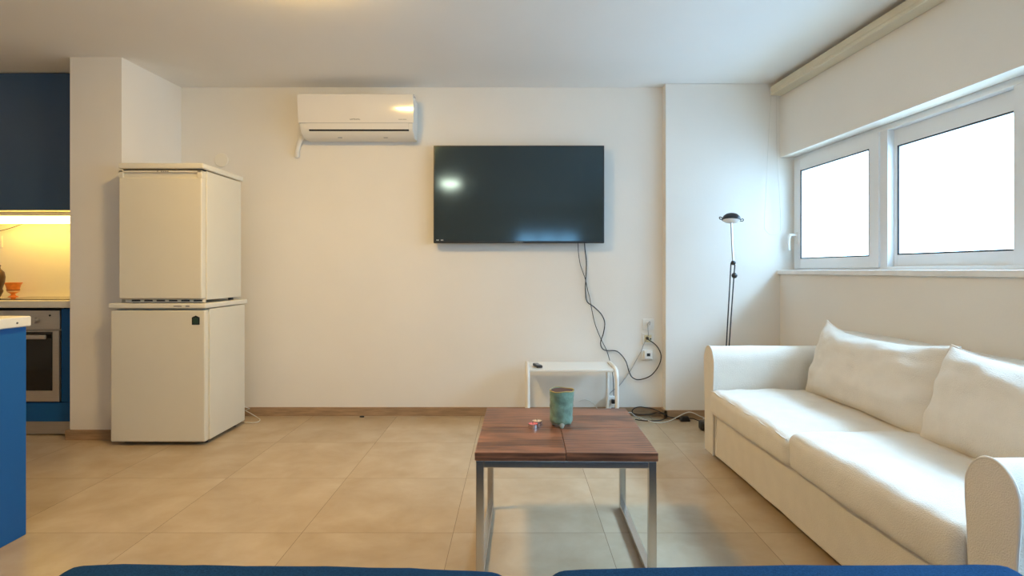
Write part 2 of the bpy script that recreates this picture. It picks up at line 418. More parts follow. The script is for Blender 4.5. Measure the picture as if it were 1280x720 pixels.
# rear window
rw = thing('window_2', None, None, (0, RY, 0)); rw['kind'] = 'structure'; rw['label'] = 'window in the rear wall'
bm = B(); e = .05
for (a, b_, c, d_) in ((RX0, RX0+e, RZ0, RZ1), (RX1-e, RX1, RZ0, RZ1), (RX0, RX1, RZ0, RZ0+e), (RX0, RX1, RZ1-e, RZ1), (RX0+.39, RX0+.45, RZ0, RZ1), (RX0+.80, RX0+.86, RZ0, RZ1)):
    rbox(bm, a, b_, RY-.1, RY-.04, c, d_, r=.003)
fr = obj('frame', bm, 'alu', rw)
bm = B(); rbox(bm, RX0+.01, RX1-.01, RY-.073, RY-.067, RZ0+.01, RZ1-.01, r=0, k=1); obj('pane', bm, 'glass', rw)

# roller blind cassette above the window
bl = thing('roller_blind', 'cream roller blind cassette along the top of the window wall', 'blind', WP(-.045, .03, 2.30), TW)
zc0, zc1 = 2.276, 2.346
prof = [(-.003, zc1), (-.070, zc1), (-.080, zc1-.006), (-.083, zc1-.018), (-.083, zc0+.026), (-.079, zc0+.022), (-.079, zc0+.017), (-.085, zc0+.013), (-.085, zc0+.003), (-.080, zc0), (-.003, zc0)]
bm = B(); prism(bm, prof, .032, 6.6, lambda u, v, w: WP(u, w, v)); obj('cassette', bm, 'cassette', bl, angle=20)
bm = B(); prism(bm, [(u*1.02, v) for u, v in prof], .02, .031, lambda u, v, w: WP(u, w, v)); obj('end_cap', bm, 'whitepaint', bl)
ch = [(964, 121), (961, 165), (957.5, 240), (955.5, 280), (958, 289), (965, 293.5), (973, 291), (976, 283), (974.5, 245), (971.5, 200), (970.5, 160), (970.5, 119)]
bm = B(); tube(bm, [P(x, y, 4.035) for x, y in ch], .0021, 6, 5); obj('pull_chain', bm, 'whitecord', bl, label='looped cream pull chain')

# ------------------------------------------------------------------ kitchen corner
def Xk(px, Y): return (px-CX)/F*Y
# upper cabinet
uc = thing('wall_cabinet', 'dark blue kitchen wall cabinet reaching the ceiling, above the lit backsplash', 'cabinet', (-3.1, 4.02, 1.451))
box1('carcass', (-3.975, -2.772, 3.87, 4.198, 1.451, CEIL-.003), 'laminate', uc)
box1('door', (-3.475, -2.776, 3.848, 3.868, 1.453, CEIL-.006), 'darkblue', uc)
box1('door', (-3.972, -3.479, 3.848, 3.868, 1.453, CEIL-.006), 'darkblue', uc)
# light under it
ul = thing('under_cabinet_light', 'glowing warm strip light under the blue wall cabinet', 'light', (-3.2, 4.14, 1.45))
box1('housing', (-3.75, -2.775, 3.955, 4.06, 1.424, 1.4505), 'white', ul)
bm = B(); rbox(bm, -3.74, -2.78, 3.965, 4.045, 1.376, 1.4245, r=.014, k=4); obj('diffuser', bm, 'tube', ul)
bm = B(); tube(bm, [P(44, 272, 4.055), P(36, 277.5, 4.12), P(25, 281, 4.16), P(12, 285.5, 4.17), P(0, 288.5, 4.18), P(-14, 291, 4.19), P(-8, 296, 4.192)], .0022, 6, 5); obj('cord', bm, 'blackcord', ul)
# worktop and base units
wt = tag(box1('kitchen_worktop', (-4.3, -2.772, 3.605, 4.198, .815, .859), 'laminate', r=.006, k=3), 'cream laminate worktop along the kitchen wall', 'worktop')
origin_to(wt, (-3.5, 3.9, .815))
bc = thing('base_cabinet', 'blue base cabinet that houses the built-in oven', 'cabinet', (-3.5, 3.9, 0))
box1('carcass', (-4.29, -3.50, 3.68, 4.19, .10, .812), 'blue', bc)
box1('filler_panel', (-2.882, -2.774, 3.650, 3.672, .215, .806), 'blue', bc)
box1('side_panel', (-2.884, -2.866, 3.673, 4.19, .10, .812), 'blue', bc)
box1('drawer', (-3.49, -2.774, 3.650, 3.672, .092, .212), 'blue', bc)
box1('shelf_board', (-3.498, -2.886, 3.69, 4.19, .20, .215), 'blue', bc)
box1('kick_plate', (-4.29, -2.774, 3.672, 3.684, .006, .088), 'steel', bc)
box1('door', (-4.28, -3.498, 3.650, 3.672, .11, .806), 'blue', bc)
ov = thing('oven', 'stainless steel built-in oven with black glass door under the worktop', 'oven', (-3.19, 3.9, .22))
box1('body', (-3.485, -2.890, 3.668, 4.15, .218, .795), 'steel', ov)
box1('control_panel', (-3.488, -2.887, 3.643, 3.668, .676, .797), 'steel', ov)
for px in (43.5, 13, -17):
    bm = B(); lathe(bm, [(.021, 0), (.021, .008), (.017, .010), (.016, .026), (.013, .028)], (Xk(px, 3.63), 3.643, .735), 24, Matrix.Rotation(PI/2, 4, 'X')); obj('knob', bm, 'black' if px < 40 else 'steel', ov)
bm = B(); lathe(bm, [(.006, 0), (.006, .003)], (Xk(62, 3.64), 3.643, .765), 16, Matrix.Rotation(PI/2, 4, 'X')); obj('pilot_lamp', bm, 'black', ov)
dr = box1('door', (-3.487, -2.888, 3.640, 3.666, .220, .668), 'steel', ov)
box1('glass', (-3.43, -2.929, 3.637, 3.645, .290, .662), 'ovenglass', dr)
bm = B(); rbox(bm, -3.42, -2.950, 3.605, 3.620, .618, .645, r=.005); rbox(bm, -3.40, -3.38, 3.615, 3.64, .622, .640, r=.002); rbox(bm, -2.985, -2.965, 3.615, 3.64, .622, .640, r=.002)
obj('handle', bm, 'steel', dr)
hb = tag(box1('hob', (-3.47, -2.89, 3.70, 4.12, .8592, .864), 'ovenglass', r=.002), 'thin black glass hob set in the worktop above the oven', 'hob')
origin_to(hb, (-3.18, 3.9, .8595))
# footed cup on the worktop
cx_, cy_ = Xk(16.5, 4.10), 4.10
cu = thing('footed_cup', 'small orange footed ceramic cup with brown bands at the back of the lit worktop', 'cup', (cx_, cy_, .859))
bm = B(); lathe(bm, [(.0305, .0), (.030, .004), (.016, .012), (.012, .022), (.022, .030), (.031, .036), (.034, .044), (.037, .058), (.041, .078), (.046, .092), (.055, .104), (.053, .105), (.043, .09), (.034, .05), (.0, .042)], (cx_, cy_, .859), 32); obj('bowl', bm, 'orange', cu)
bm = B(); lathe(bm, [(.0355, .047), (.0375, .047), (.0392, .0555), (.0370, .0555)], (cx_, cy_, .859), 32); obj('band', bm, 'stripe', cu)
bm = B(); lathe(bm, [(.032, .037), (.0345, .037), (.0368, .046), (.0345, .046)], (cx_, cy_, .859), 32); obj('band', bm, 'cream_glaze', cu)
# jar half outside the frame
jx, jy = Xk(-9, 3.9), 3.9
jr = thing('jar', 'dark brown jar at the left edge of the picture on the worktop', 'jar', (jx, jy, .859))
bm = B(); lathe(bm, [(.034, 0), (.04, .012), (.052, .04), (.055, .052), (.050, .065), (.052, .075), (.062, .11), (.066, .145), (.060, .18), (.042, .200), (.038, .215), (.044, .225), (.040, .226), (.034, .21), (0, .20)], (jx, jy, .859), 32); obj('body', bm, 'jar', jr)
bm = B(); lathe(bm, [(.038, .222), (.036, .236), (.012, .244), (.012, .255), (0, .258)], (jx, jy, .859), 24); obj('lid', bm, 'jar', jr)
sp = thing('wall_socket', 'white socket plate on the lit kitchen backsplash at the left edge', 'socket', (Xk(-5, 4.19), 4.199, 1.26))
box1('plate', (Xk(-5, 4.19)-.045, Xk(-5, 4.19)+.045, 4.188, 4.199, 1.22, 1.30), 'white', sp)
bm = B(); lathe(bm, [(.022, 0), (.022, .002), (.019, .002), (.018, -.006)], (Xk(-5, 4.19), 4.189, 1.26), 24, Matrix.Rotation(PI/2, 4, 'X')); obj('socket_well', bm, 'white', sp)
# peninsula in the left foreground
pn = thing('kitchen_peninsula', 'blue kitchen peninsula with pale worktop in the left foreground', 'kitchen counter', (-2.3, 1.6, 0))
box1('cabinet', (-2.58, -1.948, .75, 2.292, 0, .828), 'blue', pn)
bm = B(); rbox(bm, -2.62, -1.932, .70, 2.298, .828, .869, r=.006, k=3); tp = obj('worktop', bm, 'laminate', pn)
bm = B(); lathe(bm, [(.004, 0), (.004, .0015), (0, .002)], (-1.932, Xk(21.5, 1)**-1*-1.932, .846), 12, Matrix.Rotation(PI/2, 4, 'Y')); obj('screw_cap', bm, 'mark', tp)

# ------------------------------------------------------------------ fridges
fx0, fx1 = -2.428, -1.856
fr1 = thing('small_fridge', 'cream under-counter fridge standing on the floor, lower of the two stacked', 'fridge', ((fx0+fx1)/2, 3.7, 0))
bm = B(); rbox(bm, fx0+.004, fx1, 3.494, 3.945, .024, .818, r=.006); obj('body', bm, 'fridge', fr1)
d1 = box1('door', (fx0, fx1-.004, 3.446, 3.490, .022, .812), 'fridge', fr1, r=.010, k=4)
bm = B(); rbox(bm, fx0-.006, fx1+.004, 3.437, 3.975, .822, .854, r=.008, k=3); top1 = obj('top_board', bm, 'fridge_lid', fr1)
bm = B(); rbox(bm, Xk(217, 3.437), Xk(227, 3.437), 3.4355, 3.4375, .834, .8385, r=.0003, k=1); rbox(bm, Xk(232, 3.437), Xk(237, 3.437), 3.4355, 3.4375, .834, .8395, r=.0003, k=1); obj('printed_mark', bm, 'mark', top1)
for x in (fx0+.05, fx1-.05):
    for y in (3.53, 3.88):
        bm = B(); lathe(bm, [(.018, 0), (.018, .026)], (x, y, 0), 16); obj('foot', bm, 'black', fr1)
bx, bz, by = Xk(244.8, 3.446), 1.05-(400.5-338)/720*3.446, 3.446
bm = B(); prism(bm, [(-.023, -.026), (.023, -.026), (.023, .018), (.0, .029), (-.023, .018)], by-.002, by+.001, lambda u, v, w: Vector((bx+u, w, bz+v))); bd = obj('badge', bm, 'dark', d1, label='small dark house-shaped badge')
bm = B(); prism(bm, [(-.016, -.020), (.016, -.020), (.016, .014), (.0, .018), (-.016, .014)], by-.0026, by-.0015, lambda u, v, w: Vector((bx+u, w, bz+v))); obj('badge_face', bm, 'badge', bd)
def FL(px, py, z=.004, ymax=4.14):
    Y = F*(CH-z)/(py-CY)
    if Y > ymax: return P(px, py, ymax)
    return P(px, py, Y)
bm = B(); tube(bm, [Vector((-1.88, 3.95, .12)), Vector((-1.86, 4.02, .085)), P(307, 513, 4.12), P(313, 516.5, 4.12), FL(322, 522), FL(325, 525), FL(320, 528), FL(306, 527.8), Vector((-1.93, 4.03, .004))], .003, 6, 6); obj('power_cord', bm, 'whitecord', fr1, label='white power cord')
# upper fridge
ux0, ux1, uy = -2.360, -1.862, 3.42
zu = .854
fr2 = thing('small_fridge', 'cream tabletop fridge standing on top of the other, upper of the two stacked', 'fridge', ((ux0+ux1)/2, 3.66, zu))
bm = B(); rbox(bm, ux0+.003, ux1, uy+.052, 3.905, zu+.018, zu+.795, r=.006); obj('body', bm, 'fridge', fr2)
zt = zu+.792
d2 = box1('door', (ux0, ux1-.003, uy, uy+.048, zu+.026, zt-.044), 'fridge', fr2, r=.009, k=4)
# handle strip: a recessed grip along the top of the door
bm = B()
rbox(bm, ux0, ux1-.003, uy+.012, uy+.048, zt-.046, zt-.002, r=.003)
rbox(bm, ux0, ux1-.003, uy, uy+.02, zt-.014, zt-.002, r=.003); rbox(bm, ux0, ux0+.026, uy, uy+.02, zt-.046, zt-.002, r=.003); rbox(bm, ux1-.033, ux1-.003, uy, uy+.02, zt-.046, zt-.002, r=.003)
gp = obj('door_grip', bm, 'fridge', fr2)
bm = B(); rbox(bm, Xk(196, uy), Xk(198, uy), uy-.0012, uy+.001, zt-.009, zt-.0055, r=.0003, k=1)
for a in (201, 203.6, 206.2, 208.8): rbox(bm, Xk(a, uy), Xk(a+1.9, uy), uy-.0012, uy+.001, zt-.010, zt-.006, r=.0003, k=1)
obj('printed_mark', bm, 'mark', gp)
bm = B(); rbox(bm, ux0+.008, ux1-.008, uy+.03, uy+.06, zt-.002, zt+.01, r=.001, k=1); obj('gap_seal', bm, 'dark', fr2)
bm = B(); rbox(bm, ux0-.002, ux1+.008, uy-.006, 3.925, zt+.008, zt+.042, r=.010, k=4); obj('top_lid', bm, 'fridge_lid', fr2)
bm = B()
rbox(bm, ux0+.02, ux1-.01, uy+.03, uy+.06, zu+.004, zu+.024, r=.002, k=1); gr = obj('grille', bm, 'fridge', fr2)
for i in range(6):
    x = ux0+.06+i*.074
    box1('vent_slot', (x, x+.05, uy+.0275, uy+.034, zu+.0105, zu+.0195), 'dark', gr, r=.001, k=1)
for x in (ux0+.05, ux1-.05):
    for y in (3.50, 3.86):
        bm = B(); lathe(bm, [(.017, 0), (.017, .02)], (x, y, zu), 16); obj('foot', bm, 'black', fr2)

# ------------------------------------------------------------------ air conditioner
ax0, ax1 = -1.503, -.7065
ac = thing('air_conditioner', 'white split air conditioner mounted high on the wall near the ceiling', 'air conditioner', ((ax0+ax1)/2, YB, 1.97))
fx = lambda u, v, w: Vector((w, u, v))
body = [(4.163, 2.262), (4.0, 2.262), (3.980, 2.25), (3.9785, 2.072), (3.981, 2.050), (3.992, 2.025), (4.012, 2.001), (4.04, 1.983), (4.075, 1.974), (4.163, 1.978)]
bm = B(); prism(bm, body, ax0+.004, ax1-.004, fx, bev=.014); obj('housing', bm, 'ac2', ac, angle=25)
pan = [(4.06, 2.270), (3.982, 2.270), (3.966, 2.264), (3.9610, 2.252), (3.9616, 2.225), (3.9628, 2.198), (3.9646, 2.171), (3.9669, 2.144), (3.9697, 2.117), (3.9729, 2.090), (3.9745, 2.0795), (3.9765, 2.0705), (3.981, 2.0695), (3.981, 2.245), (3.99, 2.262), (4.06, 2.262)]
bm = B(); prism(bm, pan, ax0, ax1-.001, fx); pl = obj('front_panel', bm, 'ac', ac, angle=30)
box1('seam', (ax0+.006, ax1-.008, 3.9768, 3.99, 2.0655, 2.0698), 'greycord', ac, r=.0005, k=1)
lou = [(3.9735, 2.066), (3.977, 2.048), (3.987, 2.0265), (3.993, 2.030), (3.983, 2.050), (3.979, 2.066)]
bm = B(); prism(bm, lou, ax0+.055, ax1-.035, fx); obj('louvre', bm, 'ac', ac, angle=30)
slot = [(3.9885, 2.028), (3.9965, 2.0165), (4.006, 2.022), (3.998, 2.034)]
bm = B(); prism(bm, slot, ax0+.068, ax1-.036, fx); obj('air_slot', bm, 'dark', ac)
for cxx in (P(425, 172, 4.04).x, P(482, 172, 4.04).x):
    box1('clip', (cxx-.014, cxx+.014, 4.036, 4.046, 1.978, 1.983), 'greycord', ac, r=.001, k=1)
bm = text_mesh('SAMSUNG', .0155, Matrix.Translation(Vector((P(443.3, 149, 3.9645).x, 3.9724, 2.0925))) @ Matrix.Rotation(PI/2, 4, 'X') @ Matrix.Diagonal((1.0, 1, 1, 1))); obj('logo', bm, 'mark', pl, smooth=False)
bm = B()
for a, w in ((498, 1.2), (499.6, .8), (500.8, 1.4), (502.6, .7), (503.8, 1.5), (505.6, .8), (506.8, .9)): rbox(bm, Xk(a, 3.9645), Xk(a+w, 3.9645), 3.9718, 3.9735, 2.0905, 2.0935, r=.0003, k=1)
obj('printed_mark', bm, 'mark', pl)
bm = B(); tube(bm, [P(386, 168, 4.10), P(379, 170, 4.11), P(375.5, 174, 4.125), P(373, 182, 4.135), P(371.5, 189, 4.14), P(371, 196, 4.16)], .019, 14, 5); obj('drain_pipe', bm, 'ac2', ac, label='white drain pipe bending into the wall')

# round cover plate on wall
bm = B(); c = P(277, 200.5, YB)
lathe(bm, [(.050, 0), (.050, .004), (.046, .008), (.012, .010), (0, .010)], c, 36, Matrix.Rotation(PI/2, 4, 'X'))
o = tag(obj('cover_plate', bm, 'cover'), 'round wall-coloured cover plate on the wall above the upper fridge', 'cover plate'); origin_to(o, c)

# ------------------------------------------------------------------ television
tx0, tx1, tz0, tz1, ty = -.584, .625, 1.243, 1.934, 4.075
tv = thing('television', 'large black flat television hung on the back wall', 'television', ((tx0+tx1)/2, YB, tz0))
bm = B(); rbox(bm, tx0, tx1, ty, ty+.030, tz0, tz1, r=.004); bz_ = obj('bezel', bm, 'tv_bezel', tv)
bm = B(); rbox(bm, tx0+.008, tx1-.008, ty-.0015, ty+.01, tz0+.014, tz1-.008, r=.001, k=1); obj('screen', bm, 'tv_screen', tv)
bm = B(); rbox(bm, tx0+.16, tx1-.16, ty+.028, ty+.062, tz0+.03, tz1-.25, r=.008); obj('rear_housing', bm, 'black', tv)
bm = B(); rbox(bm, tx0+.35, tx1-.35, ty+.06, YB-.001, tz0+.16, tz1-.2, r=.003); obj('wall_bracket', bm, 'black', tv)
bm = text_mesh('SAMSUNG', .013, Matrix.Translation(((tx0+tx1)/2, ty-.0006, tz0+.0065)) @ Matrix.Rotation(PI/2, 4, 'X')); obj('logo', bm, 'paper_logo', bz_, smooth=False)
bm = B()
for a in (545.5, 551): rbox(bm, Xk(a, ty), Xk(a+3.2, ty), ty-.0026, ty-.001, tz0+.017, tz0+.025, r=.0005, k=1)
obj('sticker', bm, 'paper_logo', tv)

# cables on the wall
def cable(name, pts, r, m, label, cat='cable', sm=6, base=None):
    bm = B(); tube(bm, pts, r, 8, sm); o = tag(obj(name, bm, m), label, cat); origin_to(o, base or pts[-1]); return o
def wc(l, y0=4.150): return [P(700+x/3.793, 295+y/3.793, y0) for x, y in l]
c1 = [(115, 20), (118, 60), (125, 120), (124, 170), (122, 210), (121, 260), (128, 310), (160, 335), (195, 370), (212, 410), (206, 460), (193, 500), (196, 525), (215, 542), (270, 547), (310, 590), (328, 645), (345, 672), (378, 681), (430, 662), (468, 615), (479, 565), (455, 518), (413, 488)]
pts = wc(c1); pts[0].y = 4.128
for i, p in enumerate(pts[-3:]): p.y -= [0, .006, .018][i]
cable('television_cable', pts, .0036, 'blackcord', 'thicker black cable looping from the television to the wall socket', base=pts[-1])
c2 = [(85, 20), (87, 70), (95, 130), (108, 170), (120, 205), (132, 260), (140, 290), (150, 345), (164, 410), (180, 455), (200, 500), (222, 545), (238, 600), (250, 660), (254, 720), (255, 770)]
pts = wc(c2, 4.142); pts[0].y = 4.128
cable('television_cable', pts, .0026, 'blackcord', 'thinner black cable hanging from the television down behind the white side table')
# sockets on the wall
def socket(px, py, label, cat='socket'):
    c = P(px, py, YB); t = thing('wall_socket', label, cat, c)
    bm = B(); rbox(bm, c.x-.040, c.x+.040, YB-.009, YB, c.z-.040, c.z+.040, r=.004, k=3); obj('plate', bm, 'white', t)
    return t, c
RXm = Matrix.Rotation(PI/2, 4, 'X')
t, c = socket(810, 405.5, 'topmost of the three white wall sockets, with a white plug in it')
bm = B(); lathe(bm, [(.024, 0), (.024, .003), (.021, .003), (.020, .001)], (c.x+.004, YB-.009, c.z+.004), 28, RXm); obj('socket_well', bm, 'white', t)
t2, c2_ = socket(809.5, 423, 'middle of the three wall sockets, with yellowed insert and black plug')
box1('insert', (c2_.x-.026, c2_.x+.026, YB-.013, YB-.008, c2_.z-.026, c2_.z+.026), 'yellowed', t2, r=.003)
bm = B(); lathe(bm, [(.006, 0), (.006, .002), (.003, .003)], (c2_.x+.018, YB-.013, c2_.z-.002), 14, RXm); obj('contact', bm, 'dark', t2)
t3, c3 = socket(808.5, 443.5, 'lowest of the three wall sockets, holding a white adapter with a dark port')
ad = box1('adapter', (c3.x-.026, c3.x+.030, YB-.045, YB-.008, c3.z-.024, c3.z+.034), 'white', t3, r=.006, k=3)
box1('port', (c3.x-.010, c3.x+.014, YB-.0462, YB-.044, c3.z-.004, c3.z+.017), 'dark', ad, r=.001, k=1)
# plug lead from top socket to middle socket
pg = thing('plug_lead', 'short white lead plugged into the top wall socket', 'plug', (c.x, YB-.012, c.z))
bm = B(); lathe(bm, [(.017, 0), (.017, .012), (.013, .020), (.006, .022)], (c.x+.004, YB-.0085, c.z+.002), 20, RXm); obj('plug', bm, 'white', pg)
bm = B(); tube(bm, [(c.x+.004, YB-.029, c.z), (c.x+.006, YB-.04, c.z+.018), (c.x+.002, YB-.040, c.z+.022), (c.x-.008, YB-.030, c.z+.006), (c.x-.006, YB-.025, c.z-.03), (c.x-.003, YB-.022, c.z-.06), (c.x-.002, YB-.018, c.z-.082)], .0032, 8, 6); obj('lead', bm, 'greycord', pg)
bk = thing('plug', 'black plug in the middle wall socket', 'plug', (c2_.x-.006, YB-.013, c2_.z))
bm = B(); lathe(bm, [(.011, 0), (.011, .012), (.007, .020), (.004, .022)], (c2_.x-.006, YB-.013, c2_.z+.004), 18, RXm); obj('plug_body', bm, 'black', bk)
g = [P(807.5, 425, 4.140), P(804, 432, 4.142), P(801.5, 439, 4.146), P(796, 449, 4.149), P(787, 465, 4.150), P(774, 482, 4.150), P(764, 490, 4.150), P(759, 498, 4.145), P(758.5, 505, 4.13), P(760.5, 510, 4.115)]
cable('power_cable', g, .0030, 'greycord', 'grey cable running slantwise from the middle wall socket behind the side table')
# white power strip leaning on the wall below
st = thing('power_strip', 'white power strip standing against the wall behind the right legs of the side table', 'power strip', P(764, 522, 4.12))
b0 = P(764, 522, 4.12)
box1('strip', (b0.x-.028, b0.x+.026, 4.105, 4.148, .004, .150), 'white', st, r=.008, k=3)
for dz in (.118, .060):
    bm = B(); rbox(bm, b0.x-.004, b0.x+.022, 4.076, 4.106, dz-.014, dz+.014, r=.007, k=3); tube(bm, [(b0.x+.012, 4.082, dz), (b0.x+.020, 4.076, dz+.015), (b0.x+.024, 4.085, dz+.04)], .003, 6, 4); obj('plug', bm, 'black', st)
wl = [P(724, 501, 4.148), P(730, 499.3, 4.149), P(737, 501, 4.149), P(742, 505, 4.149), P(746, 510, 4.145), P(750, 516, 4.14), P(754, 519, 4.11)]
cable('power_cable', wl, .0028, 'whitecord', 'thin white cable curving along the wall under the side table')

# ------------------------------------------------------------------ white side table by the wall
stt = thing('side_table', 'low white side table with bent tube legs against the back wall', 'side table', (.365, 3.92, 0))
xl, xr, yf, yr, zt_ = .077, .652, 3.72, 4.10, .408
for x in (xl, xr):
    bm = B()
    tube(bm, [(x, yf-.004, .012), (x, yf, .20), (x, yf, zt_-.075), (x, yf+.006, zt_-.040), (x, yf+.026, zt_-.014), (x, yf+.06, zt_-.004), (x, yf+.10, zt_), (x, yr-.10, zt_), (x, yr-.055, zt_-.006), (x, yr-.02, zt_-.03), (x, yr, zt_-.075), (x, yr, .2), (x, yr, .012)], .0125, 14, 4)
    lg = obj('leg_loop', bm, 'whitepaint', stt)
    for y in (yf-.004, yr):
        bm = B(); lathe(bm, [(.0145, 0), (.0145, .022), (.0125, .026)], (x, y, 0), 14); obj('foot_cap', bm, 'black', lg)
bm = B(); rbox(bm, xl+.012, xr-.012, yf+.035, yr-.03, zt_-.022, zt_-.004, r=.005, k=3); obj('tabletop', bm, 'whitepaint', stt)
q = P(672, 459, 3.86); zt2 = zt_-.0035
rc = thing('remote_control', 'small black remote lying on the left of the white side table', 'remote', (q.x, q.y, zt2), .25)
bm = B(); rbox(bm, -.019, .019, -.055, .055, 0, .017, r=.005, k=3); rb = obj('body', bm, 'black', rc, local=True)
bm = B()
for i in range(3):
    for j in range(5): rbox(bm, -.012+i*.009, -.006+i*.009, -.04+j*.014, -.033+j*.014, .0165, .0185, r=.001, k=1)
o = obj('buttons', bm, 'greycord', rc, local=True)

# ------------------------------------------------------------------ coffee table
tz, tth = .440, .028
cX0, cX1, cY0, cY1 = -.134, .480, 1.926, 2.553
ct = thing('coffee_table', 'square dark wood coffee table on a chrome tube frame', 'coffee table', ((cX0+cX1)/2, (cY0+cY1)/2, 0))
mx_, my_ = (cX0+cX1)/2, (cY0+cY1)/2
bm = B(); gq = .0007
for (a, b_) in ((cX0, mx_-gq), (mx_+gq, cX1)):
    for (c_, d_) in ((cY0, my_-gq), (my_+gq, cY1)):
        rbox(bm, a, b_, c_, d_, tz-tth, tz, r=.0022, k=2)
obj('tabletop', bm, 'wood', ct)
tb = .027; zr = tz-tth
ins = .004
X0, X1, Y0, Y1 = cX0+ins, cX1-ins, cY0+ins, cY1-ins
for x in (X0, X1-tb):
    for y in (Y0, Y1-tb):
        box1('leg', (x, x+tb, y, y+tb, 0, zr-.001), 'chrome', ct, r=.003)
for y in (Y0, Y1-tb): box1('top_rail', (X0+tb, X1-tb, y, y+tb, zr-.026, zr-.001), 'chrome', ct, r=.003)
for x in (X0, X1-tb):
    box1('top_rail', (x, x+tb, Y0+tb, Y1-tb, zr-.026, zr-.001), 'chrome', ct, r=.003)
    box1('bottom_rail', (x, x+tb, Y0+tb, Y1-tb, .0, tb), 'chrome', ct, r=.003)

ct.rotation_euler.z = -.016
# vase
vx, vy = .178, 2.262
vs_ = thing('ceramic_pot', 'rough green glazed ceramic pot on three feet on the coffee table', 'pot', (vx, vy, tz))
def wob(p):
    a = math.atan2(p.y, p.x); p = Vector((p.x, p.y, p.z*.955)); h = p.z/.145
    k = 1+.035*math.sin(a*3+h*2)+.012*math.sin(a*5-h*4)
    n = noise.noise(Vector((p.x*38, p.y*38, p.z*38)))*.045*(1 if p.z > .012 else 0)
    return Vector((p.x*(k+n), p.y*(k+n), p.z+(.0016*math.sin(a*4+.6) if p.z > .115 else 0)))
oz = tz+.012
bm = B(); lathe(bm, [(.0, 0), (.034, 0), (.042, .004), (.0445, .012)]+[(.0445+.0008*math.sin(i*2.1)+.004*i/14*(i/14), .012+.120*i/14) for i in range(1, 15)]+[(.0475, .1345), (.0450, .1345), (.0425, .128)], (vx, vy, oz), 64, fn=wob); obj('body', bm, 'glaze', vs_, angle=60)
bm = B(); lathe(bm, [(.0452, .133), (.0425, .10), (.040, .02), (.0, .012)], (vx, vy, oz), 48, fn=wob); obj('inside', bm, 'clay', vs_)
bm = B()
tube(bm, [wob(Vector((.0470*math.cos(2*PI*i/48), .0470*math.sin(2*PI*i/48), .1345)))+Vector((vx, vy, oz)) for i in range(48)], .0024, 8, closed=True); obj('rim', bm, 'glaze_rim', vs_)
for a in (-92, 28, 148):
    a = math.radians(a); p = Vector((vx+.036*math.cos(a), vy+.036*math.sin(a), 0))
    bm = B(); lathe(bm, [(.0055, tz), (.008, tz+.004), (.0115, tz+.012), (.010, tz+.02), (.004, tz+.026)], (p.x, p.y, 0), 16); obj('foot', bm, 'glaze_foot', vs_)
# tealights
def tealight(x, y, wax, label):
    t = thing('tealight', label, 'candle', (x, y, tz), 0, 'tealights on the coffee table')
    bm = B(); lathe(bm, [(.0, 0), (.0185, 0), (.0192, .0008), (.0194, .0165), (.0198, .0170), (.0190, .0172), (.0187, .0125)], (x, y, tz), 32); obj('foil_cup', bm, 'foil', t)
    bm = B(); lathe(bm, [(.0187, .004), (.0187, .0142), (.017, .0150), (.004, .0145), (0, .0145)], (x, y, tz), 32); w = obj('wax', bm, wax, t)
    bm = B(); tube(bm, [(x-.001, y, tz+.014), (x-.001, y, tz+.019), (x-.003, y+.001, tz+.024)], .0010, 6, 3); obj('wick', bm, 'wick', t)
tealight(.0662, 2.232, 'pinkwax', 'pink tealight candle in a foil cup, nearer of the two')
tealight(.0835, 2.275, 'creamwax', 'cream tealight candle in a foil cup, behind the pink one')

# ------------------------------------------------------------------ white sofa
SR = .020
SO = Vector((1.075, 3.295, 0))
sf = thing('sofa', 'white fabric two-seat sofa under the window', 'sofa', SO, SR)
SM = WM[sf.name]
def wrinkle(v, amp, sc, seed=0):
    return amp*noise.fractal(Vector((v.x*sc+seed, v.y*sc-seed, v.z*sc)), .8, 2.1, 4)
L_ = 2.016
# base
bm = B(); rbox(bm, .012, .84, -L_+.14, -.14, .035, .268, r=.012, k=3, n=(2, 12, 3), fn=lambda v: v+Vector((wrinkle(v, .004, 5), 0, 0)) if v.x < .1 else v); base = obj('base', bm, 'fabric', sf, local=True)
# front seam piping of the base panel
bm = B(); tube(bm, [(.010, -.165, .045), (.008, -.165, .255), (.008, -.165, .268)], .0035, 8); obj('piping', bm, 'piping', base, local=True)
for x in (.10, .76):
    for y in (-.10, -L_+.10):
        bm = B(); rbox(bm, x-.025, x+.025, y-.025, y+.025, 0, .045, r=.004); obj('foot', bm, 'black', sf, local=True)
